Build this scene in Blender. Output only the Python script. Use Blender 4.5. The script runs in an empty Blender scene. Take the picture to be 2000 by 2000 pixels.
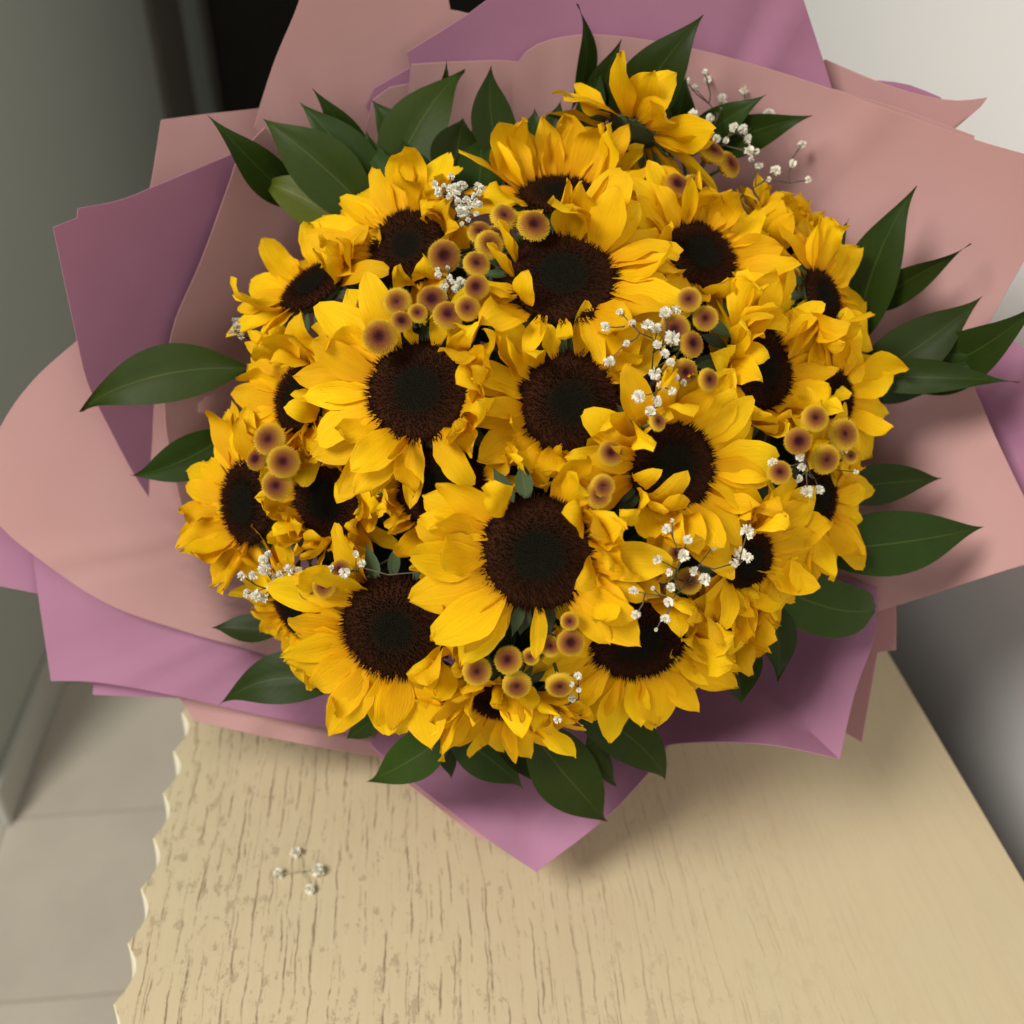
import bpy, bmesh, math, random
from mathutils import Vector, Matrix, noise
from math import sin, cos, pi, radians, sqrt, atan2, hypot

C = bpy.context.scene.collection
SC = bpy.context.scene
random.seed(7)

# ------------------------------------------------------------------ camera
TABLE_Z = 0.75
H = 0.59                       # camera height above the table top
F = 2000.0                     # focal length in pixels of the 2000 px picture
VPX, VPY = 767 - 1000, 1000 + 358
yax = Vector((VPX, VPY, -F)).normalized()
p = math.atan2(VPY, F)
zax = Vector((0, cos(p), sin(p)))
xax = yax.cross(zax).normalized()
zax = xax.cross(yax).normalized()
ROT = Matrix((xax, yax, zax))              # camera axes -> room axes
CAM = Vector((0, 0, TABLE_Z + H))
K = 2000 / 1932.0

cam_data = bpy.data.cameras.new('camera')
cam_data.sensor_width = 36
cam_data.lens = 36 * F / 2000
cam_data.clip_start = 0.02
cam_data.clip_end = 60
cam_data.dof.use_dof = True
cam_data.dof.focus_distance = 0.52
cam_data.dof.aperture_fstop = 6.5
cam = bpy.data.objects.new('camera', cam_data)
C.objects.link(cam)
cam.matrix_world = Matrix.Translation(CAM) @ ROT.to_4x4()
SC.camera = cam

# ------------------------------------------------------------------ light
world = bpy.data.worlds.new('World')
SC.world = world
world.use_nodes = True
bg = world.node_tree.nodes['Background']
bg.inputs[0].default_value = (0.97, 0.97, 0.93, 1)
bg.inputs[1].default_value = 0.09

def area(name, loc, target, size, power, col):
    l = bpy.data.lights.new(name, 'AREA')
    l.shape = 'DISK'; l.size = size; l.energy = power; l.color = col
    o = bpy.data.objects.new(name, l)
    C.objects.link(o)
    o.location = loc
    o.rotation_euler = (Vector(target) - Vector(loc)).to_track_quat('-Z', 'Y').to_euler()
    return o
BC = Vector((0.02, 0.42, 1.03))
area('ceiling_lamp', BC + Vector((-1.48, -0.95, 1.85)), BC, 1.05, 95, (1.0, 0.955, 0.875))
area('front_fill', BC + Vector((-0.50, -1.75, 0.72)), BC, 0.9, 13, (1.0, 0.97, 0.92))  # unseen fill light added in front to brighten the shaded papers

SC.view_settings.view_transform = 'Standard'
SC.view_settings.look = 'None'
SC.view_settings.gamma = 1
SC.view_settings.exposure = -0.22

# ------------------------------------------------------------------ helpers
def at(px, py, d):
    """A point on the ray through (px, py) of the 1932 px view at depth d."""
    X = (px * K - 1000) / F * d
    Y = (1000 - py * K) / F * d
    return CAM + ROT @ Vector((X, Y, -d))

def on_plane(px, py, z):
    r = ROT @ Vector(((px * K - 1000) / F, (1000 - py * K) / F, -1))
    return CAM + r * ((z - CAM.z) / r.z)

def cdir(x, y, z):
    return (ROT @ Vector((x, y, z))).normalized()

def mesh_from(name, verts, faces, smooth=True, uvs=None):
    me = bpy.data.meshes.new(name)
    me.from_pydata([tuple(v) for v in verts], [], faces)
    if uvs is not None:
        ul = me.uv_layers.new(name='UVMap')
        for lp in me.loops:
            ul.data[lp.index].uv = uvs[lp.vertex_index]
    if smooth:
        for pl in me.polygons:
            pl.use_smooth = True
    me.update()
    return me

def link(name, me, mat=None, parent=None, matrix=None):
    o = bpy.data.objects.new(name, me)
    C.objects.link(o)
    if mat is not None and me is not None and len(me.materials) == 0:
        me.materials.append(mat)
    if parent is not None:
        o.parent = parent
    if matrix is not None:
        o.matrix_local = matrix
    return o

def tag(o, label=None, cat=None, group=None, kind=None):
    if label: o['label'] = label
    if cat: o['category'] = cat
    if group: o['group'] = group
    if kind: o['kind'] = kind
    return o

def thing(name, label, cat, loc, group=None, matrix=None):
    o = bpy.data.objects.new(name, None)
    o.empty_display_size = 0.02
    C.objects.link(o)
    if matrix is not None:
        o.matrix_world = matrix
    else:
        o.location = loc
    return tag(o, label, cat, group)

def catmull(pts, t):
    n = len(pts) - 1
    x = max(0.0, min(0.99999, t)) * n
    i = int(x); f = x - i
    p0 = pts[max(0, i - 1)]; p1 = pts[i]; p2 = pts[i + 1]; p3 = pts[min(n, i + 2)]
    return 0.5 * ((2 * p1) + (p2 - p0) * f + (2 * p0 - 5 * p1 + 4 * p2 - p3) * f * f + (3 * p1 - p0 - 3 * p2 + p3) * f ** 3)

def lerp_table(xs, ys, x):
    if x <= xs[0]: return ys[0]
    for i in range(len(xs) - 1):
        if x <= xs[i + 1]:
            f = (x - xs[i]) / (xs[i + 1] - xs[i])
            f = f * f * (3 - 2 * f) * 0.5 + f * 0.5
            return ys[i] + (ys[i + 1] - ys[i]) * f
    return ys[-1]

def tube(verts, faces, pts, radii, n=6):
    """append a tube along pts to verts / faces"""
    b = len(verts)
    m = len(pts)
    for i in range(m):
        t = (pts[min(m - 1, i + 1)] - pts[max(0, i - 1)]).normalized()
        a = t.orthogonal().normalized() if abs(t.z) > 0.9 else t.cross(Vector((0, 0, 1))).normalized()
        c = t.cross(a)
        for k in range(n):
            an = 2 * pi * k / n
            verts.append(pts[i] + (a * cos(an) + c * sin(an)) * radii[i])
    for i in range(m - 1):
        for k in range(n):
            faces.append((b + i * n + k, b + i * n + (k + 1) % n, b + (i + 1) * n + (k + 1) % n, b + (i + 1) * n + k))
    faces.append(tuple(b + k for k in reversed(range(n))))
    faces.append(tuple(b + (m - 1) * n + k for k in range(n)))

# ------------------------------------------------------------------ materials
class NT:
    def __init__(s, name):
        s.m = bpy.data.materials.new(name)
        s.m.use_nodes = True
        s.t = s.m.node_tree
        s.n = s.t.nodes
        s.b = s.n['Principled BSDF']
        s.out = s.n['Material Output']
    def add(s, typ, **kw):
        nd = s.n.new(typ)
        for k, v in kw.items():
            if isinstance(v, tuple) and len(v) == 2 and v[0] == 'in':
                continue
            setattr(nd, k, v)
        return nd
    def l(s, a, b):
        s.t.links.new(a, b)
    def math(s, op, a, b=None, c=None, clamp=False):
        nd = s.n.new('ShaderNodeMath'); nd.operation = op; nd.use_clamp = clamp
        for i, v in enumerate((a, b, c)):
            if v is None: continue
            if isinstance(v, (int, float)): nd.inputs[i].default_value = v
            else: s.l(v, nd.inputs[i])
        return nd.outputs[0]
    def ramp(s, fac, stops, interp='LINEAR'):
        nd = s.n.new('ShaderNodeValToRGB')
        cr = nd.color_ramp; cr.interpolation = interp
        while len(cr.elements) < len(stops): cr.elements.new(0.5)
        for e, (pos, col) in zip(cr.elements, stops):
            e.position = pos
            e.color = (*col, 1) if len(col) == 3 else col
        s.l(fac, nd.inputs[0])
        return nd.outputs[0]
    def noise(s, vec, scale, detail=3, rough=0.5, dims='3D'):
        nd = s.n.new('ShaderNodeTexNoise'); nd.noise_dimensions = dims
        nd.inputs['Scale'].default_value = scale
        nd.inputs['Detail'].default_value = detail
        nd.inputs['Roughness'].default_value = rough
        if vec is not None: s.l(vec, nd.inputs['Vector'])
        return nd.outputs['Fac']
    def mix(s, fac, a, b, blend='MIX'):
        nd = s.n.new('ShaderNodeMix'); nd.data_type = 'RGBA'; nd.blend_type = blend
        for i, v in ((0, fac), (6, a), (7, b)):
            if isinstance(v, (int, float)): nd.inputs[i].default_value = v
            elif isinstance(v, tuple): nd.inputs[i].default_value = (*v, 1)
            else: s.l(v, nd.inputs[i])
        return nd.outputs[2]
    def bump(s, h, strength, dist=0.001):
        nd = s.n.new('ShaderNodeBump')
        nd.inputs['Strength'].default_value = strength
        nd.inputs['Distance'].default_value = dist
        s.l(h, nd.inputs['Height'])
        s.l(nd.outputs[0], s.b.inputs['Normal'])
        return nd.outputs[0]
    def mapping(s, vec, scale):
        nd = s.n.new('ShaderNodeMapping'); nd.inputs['Scale'].default_value = scale
        s.l(vec, nd.inputs['Vector'])
        return nd.outputs[0]
    def coord(s, which='Object'):
        nd = s.n.new('ShaderNodeTexCoord')
        return nd.outputs[which]
    def translucent(s, fac, col, normal=None):
        tr = s.n.new('ShaderNodeBsdfTranslucent')
        if isinstance(col, tuple): tr.inputs[0].default_value = (*col, 1)
        else: s.l(col, tr.inputs[0])
        mx = s.n.new('ShaderNodeMixShader')
        mx.inputs[0].default_value = fac
        s.l(s.b.outputs[0], mx.inputs[1]); s.l(tr.outputs[0], mx.inputs[2])
        s.l(mx.outputs[0], s.out.inputs[0])
    def base(s, col, rough=0.6, spec=0.3):
        if isinstance(col, tuple): s.b.inputs['Base Color'].default_value = (*col, 1)
        else: s.l(col, s.b.inputs['Base Color'])
        s.b.inputs['Roughness'].default_value = rough
        s.b.inputs['Specular IOR Level'].default_value = spec
        return s.m

def mat_petal():
    s = NT('petal_yellow')
    uv = s.coord('UV')
    info = s.n.new('ShaderNodeObjectInfo')
    sep = s.n.new('ShaderNodeSeparateXYZ'); s.l(uv, sep.inputs[0])
    base = s.ramp(sep.outputs[0], [(0.0, (0.66, 0.27, 0.003)), (0.22, (0.83, 0.465, 0.004)), (0.7, (0.88, 0.56, 0.006)), (1.0, (0.88, 0.55, 0.009))])
    va = s.n.new('ShaderNodeCombineXYZ')
    s.l(s.math('MULTIPLY', sep.outputs[0], 2.0), va.inputs[0])
    s.l(s.math('MULTIPLY', sep.outputs[1], 26.0), va.inputs[1])
    s.l(s.math('MULTIPLY', info.outputs['Random'], 40.0), va.inputs[2])
    st = s.noise(va.outputs[0], 1.0, 3, 0.6)
    col = s.mix(s.ramp(st, [(0.35, (0, 0, 0)), (0.65, (1, 1, 1))]), base, s.mix(1.0, base, (0.95, 0.88, 0.8), 'MULTIPLY'))
    hue = s.n.new('ShaderNodeHueSaturation')
    s.l(s.math('MULTIPLY_ADD', info.outputs['Random'], 0.016, 0.492), hue.inputs['Hue'])
    s.l(s.math('MULTIPLY_ADD', info.outputs['Random'], 0.22, 0.86), hue.inputs['Value'])
    s.l(col, hue.inputs['Color'])
    # a few bruised brown flecks
    sp = s.noise(s.coord('Object'), 9, 4, 0.65)
    c2 = s.mix(s.ramp(sp, [(0.70, (0, 0, 0)), (0.76, (0.5, 0.5, 0.5))]), hue.outputs[0], (0.50, 0.22, 0.02))
    s.base(c2, 0.58, 0.10)
    s.bump(st, 0.45, 0.0011)
    s.translucent(0.33, c2)
    return s.m

def mat_leaf(name, dark, light, rough=0.38):
    s = NT(name)
    uv = s.coord('UV')
    info = s.n.new('ShaderNodeObjectInfo')
    sep = s.n.new('ShaderNodeSeparateXYZ'); s.l(uv, sep.inputs[0])
    v = s.math('ABSOLUTE', s.math('SUBTRACT', sep.outputs[1], 0.5))
    n1 = s.noise(s.coord('Object'), 60, 3, 0.6)
    col = s.mix(n1, dark, light)
    # slanting side veins and the midrib
    w = s.math('SINE', s.math('MULTIPLY', s.math('SUBTRACT', sep.outputs[0], s.math('MULTIPLY', v, 0.55)), 75.0))
    vein = s.ramp(w, [(0.88, (0, 0, 0)), (1.0, (0.10, 0.10, 0.10))])
    col = s.mix(vein, col, tuple(min(1, c * 1.6 + 0.004) for c in light))
    rib = s.ramp(v, [(0.004, (.6, .6, .6)), (0.016, (0, 0, 0))])
    col = s.mix(rib, col, (light[0] * 2.2 + .02, light[1] * 1.8 + .02, light[2] * 1.8 + .01))
    hue = s.n.new('ShaderNodeHueSaturation')
    s.l(s.math('MULTIPLY_ADD', info.outputs['Random'], 0.03, 0.478), hue.inputs['Hue'])
    s.l(s.math('MULTIPLY_ADD', info.outputs['Random'], 0.5, 0.75), hue.inputs['Value'])
    s.l(col, hue.inputs['Color'])
    s.base(hue.outputs[0], rough - .04, 0.12)
    s.bump(s.math('ADD', s.math('MULTIPLY', w, 0.03), n1), 0.25, 0.001)
    s.translucent(0.12, hue.outputs[0])
    return s.m

def mat_paper(name, col, col2):
    s = NT(name)
    oc = s.coord('Object')
    n = s.noise(oc, 14, 3, 0.5)
    fine = s.noise(oc, 900, 2, 0.6)
    c = s.mix(s.ramp(n, [(0.3, (0, 0, 0)), (0.7, (1, 1, 1))]), col, col2)
    s.base(c, 0.55, 0.25)
    s.bump(s.math('ADD', s.math('MULTIPLY', fine, 0.12), s.noise(oc, 28, 2, 0.5)), 0.22, 0.002)
    s.translucent(0.14, c)
    return s.m

def radial_mat(name, stops, rough, spec, fleck=0.35, scale=9):
    s = NT(name)
    oc = s.coord('Object')
    mp = s.mapping(oc, (1, 1, 0))
    ln = s.n.new('ShaderNodeVectorMath'); ln.operation = 'LENGTH'; s.l(mp, ln.inputs[0])
    nz = s.noise(oc, scale, 3, 0.6)
    info = s.n.new('ShaderNodeObjectInfo')
    r = s.math('ADD', ln.outputs['Value'], s.math('MULTIPLY', s.math('SUBTRACT', nz, 0.5), 0.16))
    r = s.math('ADD', r, s.math('MULTIPLY', s.math('SUBTRACT', info.outputs['Random'], 0.5), 0.22))
    c = s.ramp(r, stops)
    fl = s.noise(oc, scale * 5, 2, 0.6)
    c = s.mix(s.math('MULTIPLY', s.ramp(fl, [(0.4, (0, 0, 0)), (0.75, (1, 1, 1))]), fleck), c, s.mix(1.0, c, (2.0, 1.9, 1.8), 'MULTIPLY'))
    s.base(c, rough, spec)
    return s.m

def mat_plain(name, col, col2=None, scale=30, rough=0.6, spec=0.3, transl=0.0, bump=0.0):
    s = NT(name)
    oc = s.coord('Object')
    n = s.noise(oc, scale, 3, 0.55)
    c = s.mix(n, col, col2 or tuple(x * 0.8 for x in col))
    s.base(c, rough, spec)
    if bump: s.bump(n, bump, 0.002)
    if transl: s.translucent(transl, c)
    return s.m

def mat_table():
    s = NT('crackled_cream_paint')
    oc = s.coord('Object')
    sep = s.n.new('ShaderNodeSeparateXYZ'); s.l(oc, sep.inputs[0])
    x, y = sep.outputs[0], sep.outputs[1]
    wob = s.noise(s.mapping(oc, (6, 5, 1)), 1.0, 4, 0.55)
    xd = s.math('ADD', x, s.math('MULTIPLY', s.math('SUBTRACT', wob, 0.5), 0.024))
    fine = s.noise(s.mapping(oc, (120, 40, 1)), 1.0, 3, 0.6)
    xd = s.math('ADD', xd, s.math('MULTIPLY', s.math('SUBTRACT', fine, 0.5), 0.0045))
    masks = []
    for freq, wid, seed, keep in ((104.0, 0.075, 0.0, 0.49), (61.0, 0.05, 3.7, 0.51), (150.0, 0.09, 9.1, 0.56)):
        v = s.math('ADD', s.math('MULTIPLY', xd, freq), seed)
        cell = s.math('FLOOR', v)
        wn = s.n.new('ShaderNodeTexWhiteNoise'); wn.noise_dimensions = '1D'; s.l(cell, wn.inputs['W'])
        fr = s.math('SUBTRACT', s.math('FRACT', v), s.math('MULTIPLY_ADD', wn.outputs['Value'], 0.6, 0.2))
        dist = s.math('ABSOLUTE', fr)
        cv = s.n.new('ShaderNodeCombineXYZ')
        s.l(s.math('MULTIPLY', cell, 7.31), cv.inputs[0]); s.l(s.math('MULTIPLY', y, 19.0), cv.inputs[1])
        dash = s.noise(cv.outputs[0], 1.0, 5, 0.72)
        on = s.ramp(dash, [(keep - 0.03, (0, 0, 0)), (keep + 0.09, (1, 1, 1))])
        line = s.ramp(s.math('DIVIDE', dist, wid), [(0.35, (1, 1, 1)), (1.0, (0, 0, 0))])
        masks.append(s.math('MULTIPLY', on, line))
    cracks = s.math('MAXIMUM', s.math('MAXIMUM', masks[0], masks[1]), s.math('MULTIPLY', masks[2], 0.6))
    # flaked spots, stretched along the grain, mostly left of the middle
    fl = s.noise(s.mapping(oc, (150, 75, 1)), 1.0, 4, 0.7)
    area_n = s.noise(s.mapping(oc, (7, 6, 1)), 1.0, 2, 0.5)
    fl2 = s.math('ADD', s.math('MULTIPLY', fl, 0.72), s.math('MULTIPLY', area_n, 0.28))
    spots = s.ramp(fl2, [(0.555, (0, 0, 0)), (0.60, (0.6, 0.6, 0.6))])
    left = s.ramp(s.math('MULTIPLY_ADD', x, 1.7, 0.5), [(0.36, (1, 1, 1)), (0.56, (0.45, 0.45, 0.45)), (0.82, (0.06, 0.06, 0.06))])
    mask = s.math('MULTIPLY', s.math('MAXIMUM', cracks, s.math('MULTIPLY', spots, 0.8)), left)
    tone = s.noise(s.mapping(oc, (9, 4, 1)), 1.0, 3, 0.5)
    paint = s.ramp(tone, [(0.3, (0.495, 0.402, 0.262)), (0.5, (0.52, 0.435, 0.280)), (0.7, (0.51, 0.44, 0.280))])
    grain = s.noise(s.mapping(oc, (260, 14, 1)), 1.0, 3, 0.6)
    paint = s.mix(s.math('MULTIPLY', s.ramp(grain, [(0.45, (0, 0, 0)), (0.8, (1, 1, 1))]), 0.22), paint, (0.40, 0.30, 0.18))
    brown = s.mix(fine, (0.10, 0.068, 0.036), (0.22, 0.145, 0.085))
    col = s.mix(s.math('MULTIPLY', mask, 0.76), paint, brown)
    s.base(col, 0.5, 0.3)
    s.bump(s.math('SUBTRACT', s.math('MULTIPLY', grain, 0.1), mask), 0.35, 0.0012)
    return s.m

def mat_floor():
    s = NT('floor_tile_glaze')
    oc = s.coord('Object')
    n = s.noise(oc, 5, 4, 0.6)
    c = s.ramp(n, [(0.3, (0.50, 0.455, 0.375)), (0.7, (0.58, 0.53, 0.44))])
    s.base(c, 0.4, 0.35)
    return s.m

M_PETAL = mat_petal()
M_LEAF = mat_leaf('leaf_dark_green', (0.012, 0.025, 0.003), (0.019, 0.038, 0.005), 0.5)
M_LEAF_B = mat_leaf('leaf_mid_green', (0.019, 0.039, 0.004), (0.027, 0.053, 0.006), 0.54)
M_LEAF_C = mat_leaf('leaf_olive_green', (0.055, 0.080, 0.007), (0.070, 0.098, 0.009), 0.5)
M_SEPAL = mat_leaf('sepal_grey_green', (0.038, 0.058, 0.024), (0.058, 0.082, 0.036), 0.65)
M_STEM = mat_plain('stem_green', (0.07, 0.11, 0.035), (0.05, 0.08, 0.025), 80, 0.6)
M_PINK = mat_paper('pink_wrapping_paper', (0.52, 0.295, 0.285), (0.54, 0.315, 0.305))
M_PURPLE = mat_paper('mauve_wrapping_paper', (0.42, 0.195, 0.305), (0.44, 0.21, 0.325))
M_DISC = radial_mat('sunflower_disc_brown', [(0.0, (0.0052, 0.0047, 0.0028)), (0.40, (0.0060, 0.0052, 0.0030)), (0.55, (0.016, 0.0062, 0.003)), (0.85, (0.028, 0.0095, 0.004)), (1.0, (0.019, 0.007, 0.0032))], 0.9, 0.04, 0.35, 7)
M_BUTTON = radial_mat('button_chrysanthemum', [(0.0, (0.020, 0.003, 0.006)), (0.16, (0.035, 0.006, 0.008)), (0.30, (0.095, 0.026, 0.014)), (0.58, (0.20, 0.076, 0.018)), (0.76, (0.30, 0.150, 0.018)), (0.90, (0.42, 0.260, 0.022)), (1.0, (0.52, 0.35, 0.025))], 0.75, 0.08, 0.45, 8)
M_GYP = mat_plain('gypsophila_white', (0.86, 0.85, 0.76), (0.80, 0.78, 0.66), 5, 0.7, 0.2, 0.3)
M_GYP_OLD = mat_plain('gypsophila_dried', (0.50, 0.46, 0.38), (0.36, 0.31, 0.24), 5, 0.8, 0.1)
M_TWIG = mat_plain('gypsophila_twig', (0.10, 0.095, 0.045), (0.07, 0.05, 0.03), 80, 0.7)
M_PALE = mat_plain('pale_dry_twig', (0.48, 0.42, 0.27), (0.36, 0.30, 0.18), 80, 0.7)
M_TABLE = mat_table()
M_EDGE = mat_plain('ivory_edge_paint', (0.84, 0.79, 0.62), (0.80, 0.74, 0.56), 60, 0.5)
M_WHITE = mat_plain('white_wall_paint', (0.92, 0.915, 0.905), (0.90, 0.895, 0.885), 6, 0.65, 0.2)
M_GREY = mat_plain('grey_wall_paint', (0.47, 0.495, 0.445), (0.44, 0.47, 0.42), 4, 0.7, 0.2)
M_SKIRT = mat_plain('skirting_paint', (0.62, 0.61, 0.55), (0.58, 0.57, 0.51), 6, 0.5, 0.3)
M_DARK = mat_plain('dark_opening_shade', (0.030, 0.027, 0.020), (0.020, 0.018, 0.014), 9, 0.6, 0.2)  # darkness beyond the opening, painted as a near-black wall colour
M_FRAME = mat_plain('brown_frame_wood', (0.17, 0.15, 0.125), (0.14, 0.125, 0.105), 12, 0.6, 0.2)
M_CARCASS = mat_plain('low_bounce_panel', (0.10, 0.075, 0.05), (0.08, 0.058, 0.04), 14, 0.6, 0.2)  # unseen panels, coloured dark to cut bounced light in the wall gap
M_FLOOR = mat_floor()
M_GROUT = mat_plain('floor_grout', (0.40, 0.365, 0.30), (0.37, 0.335, 0.275), 20, 0.9, 0.1)

# ------------------------------------------------------------------ setting
def box_mesh(name, x0, y0, z0, x1, y1, z1, bevel=0.0):
    bm = bmesh.new()
    bmesh.ops.create_cube(bm, size=1)
    for v in bm.verts:
        v.co = Vector((x0 + (v.co.x + .5) * (x1 - x0), y0 + (v.co.y + .5) * (y1 - y0), z0 + (v.co.z + .5) * (z1 - z0)))
    if bevel:
        bmesh.ops.bevel(bm, geom=bm.edges[:], offset=bevel, segments=2, affect='EDGES')
    me = bpy.data.meshes.new(name)
    bm.to_mesh(me); bm.free()
    return me

XL = on_plane(225 / K, 2000 / K, TABLE_Z).x      # left (scalloped) edge of the table
XR = on_plane(2000 / K, 1720 / K, TABLE_Z).x     # right edge of the table
XWALL_R = XR + 0.13
XWALL_L = on_plane(22 / K, 1615 / K, 0.0).x
YB, YF = 1.02, 0.02

# floor: slab of grout with tiles on it
floor = link('floor', box_mesh('floor', -3.2, -1.5, -0.05, XWALL_R, 4.6, -0.003), M_GROUT)
tag(floor, kind='structure')
y_g = on_plane(30, 1890, 0.0).y
TS, TY = 0.65, 0.32
tile_me = box_mesh('tile', -TS / 2 + .0015, -TY / 2 + .0015, 0, TS / 2 - .0015, TY / 2 - .0015, 0.006, 0.0012)
tile_me.materials.append(M_FLOOR)
for i in range(-4, 5):
    for j in range(-5, 11):
        x = XWALL_L - 0.01 + (i + .5) * TS; y = y_g + (j + .5) * TY
        if x - TS / 2 > XWALL_R - 0.2: continue
        link('tile', tile_me, None, floor, Matrix.Translation((x, y, -0.006)))

wr = link('wall_right', box_mesh('wall_right', XWALL_R, -1.5, -0.05, XWALL_R + 0.12, 2.6, 2.6), M_WHITE)
tag(wr, kind='structure')
rr_ = ROT @ Vector(((395 * K - 1000) / F, (1000 - 100 * K) / F, -1))
y_end = rr_.y * XWALL_L / rr_.x
y0w = on_plane(22 / K, 1615 / K, 0.0).y
wl = link('wall_left', box_mesh('wall_left', XWALL_L - 0.12, y0w + .004, -0.05, XWALL_L - 0.012, y_end, 2.6), M_GREY)
tag(wl, kind='structure')
sk = link('skirting_board', box_mesh('skirting_board', XWALL_L - 0.012, y0w, 0.0005, XWALL_L, y_end, 0.085, 0.003), M_SKIRT, wl)
wf = link('wall_back', box_mesh('wall_back', -3.2, 4.3, -0.05, XWALL_R + .12, 4.42, 2.6), M_DARK)  # far wall coloured near black so the opening stays dark
tag(wf, kind='structure')
jamb = thing('door_frame', 'dark brown door frame at the end of the grey wall, top left', 'door frame', (XWALL_L - 0.06, y_end + 0.05, 0))
link('jamb', box_mesh('jamb', -0.07, -0.048, 0, 0.05, 0.03, 2.1, 0.004), M_FRAME, jamb)
ya, yb = [(lambda v: v.y * XWALL_L / v.x)(ROT @ Vector(((q * K - 1000) / F, (1000 - 100 * K) / F, -1))) for q in (296, 352)]
link('casing', box_mesh('casing', .0485, ya - y_end - .05, 0.09, .066, yb - y_end - .05, 2.2, .004), M_FRAME, jamb)
link('door_stop', box_mesh('door_stop', 0.05, -0.02, 0, 0.065, 0.02, 2.1, 0.002), M_FRAME, jamb)

# table -------------------------------------------------------------
table = thing('side_table', 'cream painted table with crackled brown grain and a scalloped left edge', 'table', ((XL + XR) / 2, 0.5, 0))
ox, oy = (XL + XR) / 2, 0.5
TH = 0.020
per = 0.0405
amp = 0.0040
pts = []
n = int((YB - YF) / per * 16)
for i in range(n + 1):
    y = YF + (YB - YF) * i / n
    ph = (y / per) % 1.0
    w = 1 - 2 * abs(sin(pi * ph)) ** 1.1            # concave scallops that meet in points
    pts.append((XL - amp * w + 0.0012 * noise.noise(Vector((y * 30, 0, 0))), y))
top_ring = pts + [(XR, YB), (XR, YF)]
bm = bmesh.new()
vt = [bm.verts.new((x - ox, y - oy, TABLE_Z)) for x, y in top_ring]
ft = bm.faces.new(vt)
if ft.normal.z < 0: ft.normal_flip()
bm.normal_update()
ext = bmesh.ops.extrude_face_region(bm, geom=[ft])
for v in [g for g in ext['geom'] if isinstance(g, bmesh.types.BMVert)]:
    v.co.z -= TH
    if v.co.x < -0.1 and v.co.y < YB - oy - .001:            # the edge is undercut less at the bottom
        tipx = XL - amp - ox
        v.co.x = tipx - .0012 + (v.co.x - tipx) * .38
bmesh.ops.recalc_face_normals(bm, faces=bm.faces[:])
me = bpy.data.meshes.new('table_top')
bm.to_mesh(me); bm.free()
me.materials.append(M_TABLE); me.materials.append(M_EDGE)
for pl in me.polygons:
    if abs(pl.normal.z) < 0.5:
        pl.material_index = 1 if pl.center.x < 0 else 0
tt = link('table_top', me, None, table)
bv = tt.modifiers.new('bevel', 'BEVEL'); bv.width = 0.0012; bv.segments = 2; bv.limit_method = 'ANGLE'; bv.angle_limit = radians(60)
for nm, x0, x1 in (('side_panel', XL + 0.030, XL + 0.048), ('side_panel', XR - 0.022, XR - 0.004)):  # unseen panels added to stop light passing under the table top
    link(nm, box_mesh(nm, x0 - ox, YF + .03 - oy, 0.001, x1 - ox, YB - .01 - oy, TABLE_Z - TH - 0.0005, .002), M_CARCASS, table)
link('front_panel', box_mesh('front_panel', XL + .0485 - ox, YF + .04 - oy, 0.001, XR - .0225 - ox, YF + .058 - oy, TABLE_Z - TH - 0.0005, .002), M_CARCASS, table)
link('back_panel', box_mesh('back_panel', XL + .0485 - ox, YB - .04 - oy, 0.001, XR - .0225 - ox, YB - .025 - oy, TABLE_Z - TH - 0.0005, .002), M_CARCASS, table)

# ------------------------------------------------------------------ wrapping paper
CX, CY = 1020.0, 900.0
def rn_of(px, py):
    return hypot(px - CX, py - CY) / 650.0
def paper_depth(r):
    if r >= 1.0: return 0.690 - 0.215 * (r - 1)
    return 0.690 + 0.300 * (1 - r)

def flat_depth(r):
    if r >= 1.0: return 0.665 - 0.105 * (r - 1)
    return 0.665 + 0.325 * (1 - r)

def smooth_line(pts, step=22):
    """resample, rounding gentle bends and keeping sharp corners"""
    n = len(pts)
    corner = [True] * n
    for i in range(1, n - 1):
        a = Vector((pts[i][0] - pts[i-1][0], pts[i][1] - pts[i-1][1])); b = Vector((pts[i+1][0] - pts[i][0], pts[i+1][1] - pts[i][1]))
        corner[i] = a.length < 1e-6 or b.length < 1e-6 or a.angle(b) > radians(33)
    P = [Vector((q[0], q[1], q[2] if len(q) > 2 else 0.0)) for q in pts]
    out = []
    for i in range(n - 1):
        p1, p2 = P[i], P[i + 1]
        L = (p2 - p1).length
        m1 = (p2 - p1) if corner[i] else (P[i+1] - P[i-1]).normalized() * L
        m2 = (p2 - p1) if corner[i+1] else (P[i+2] - P[i]).normalized() * L
        k = max(1, int(L / step))
        for j in range(k):
            t = j / k
            out.append((2*t**3 - 3*t**2 + 1) * p1 + (t**3 - 2*t**2 + t) * m1 + (-2*t**3 + 3*t**2) * p2 + (t**3 - t**2) * m2)
    out.append(P[-1])
    return out

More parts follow.
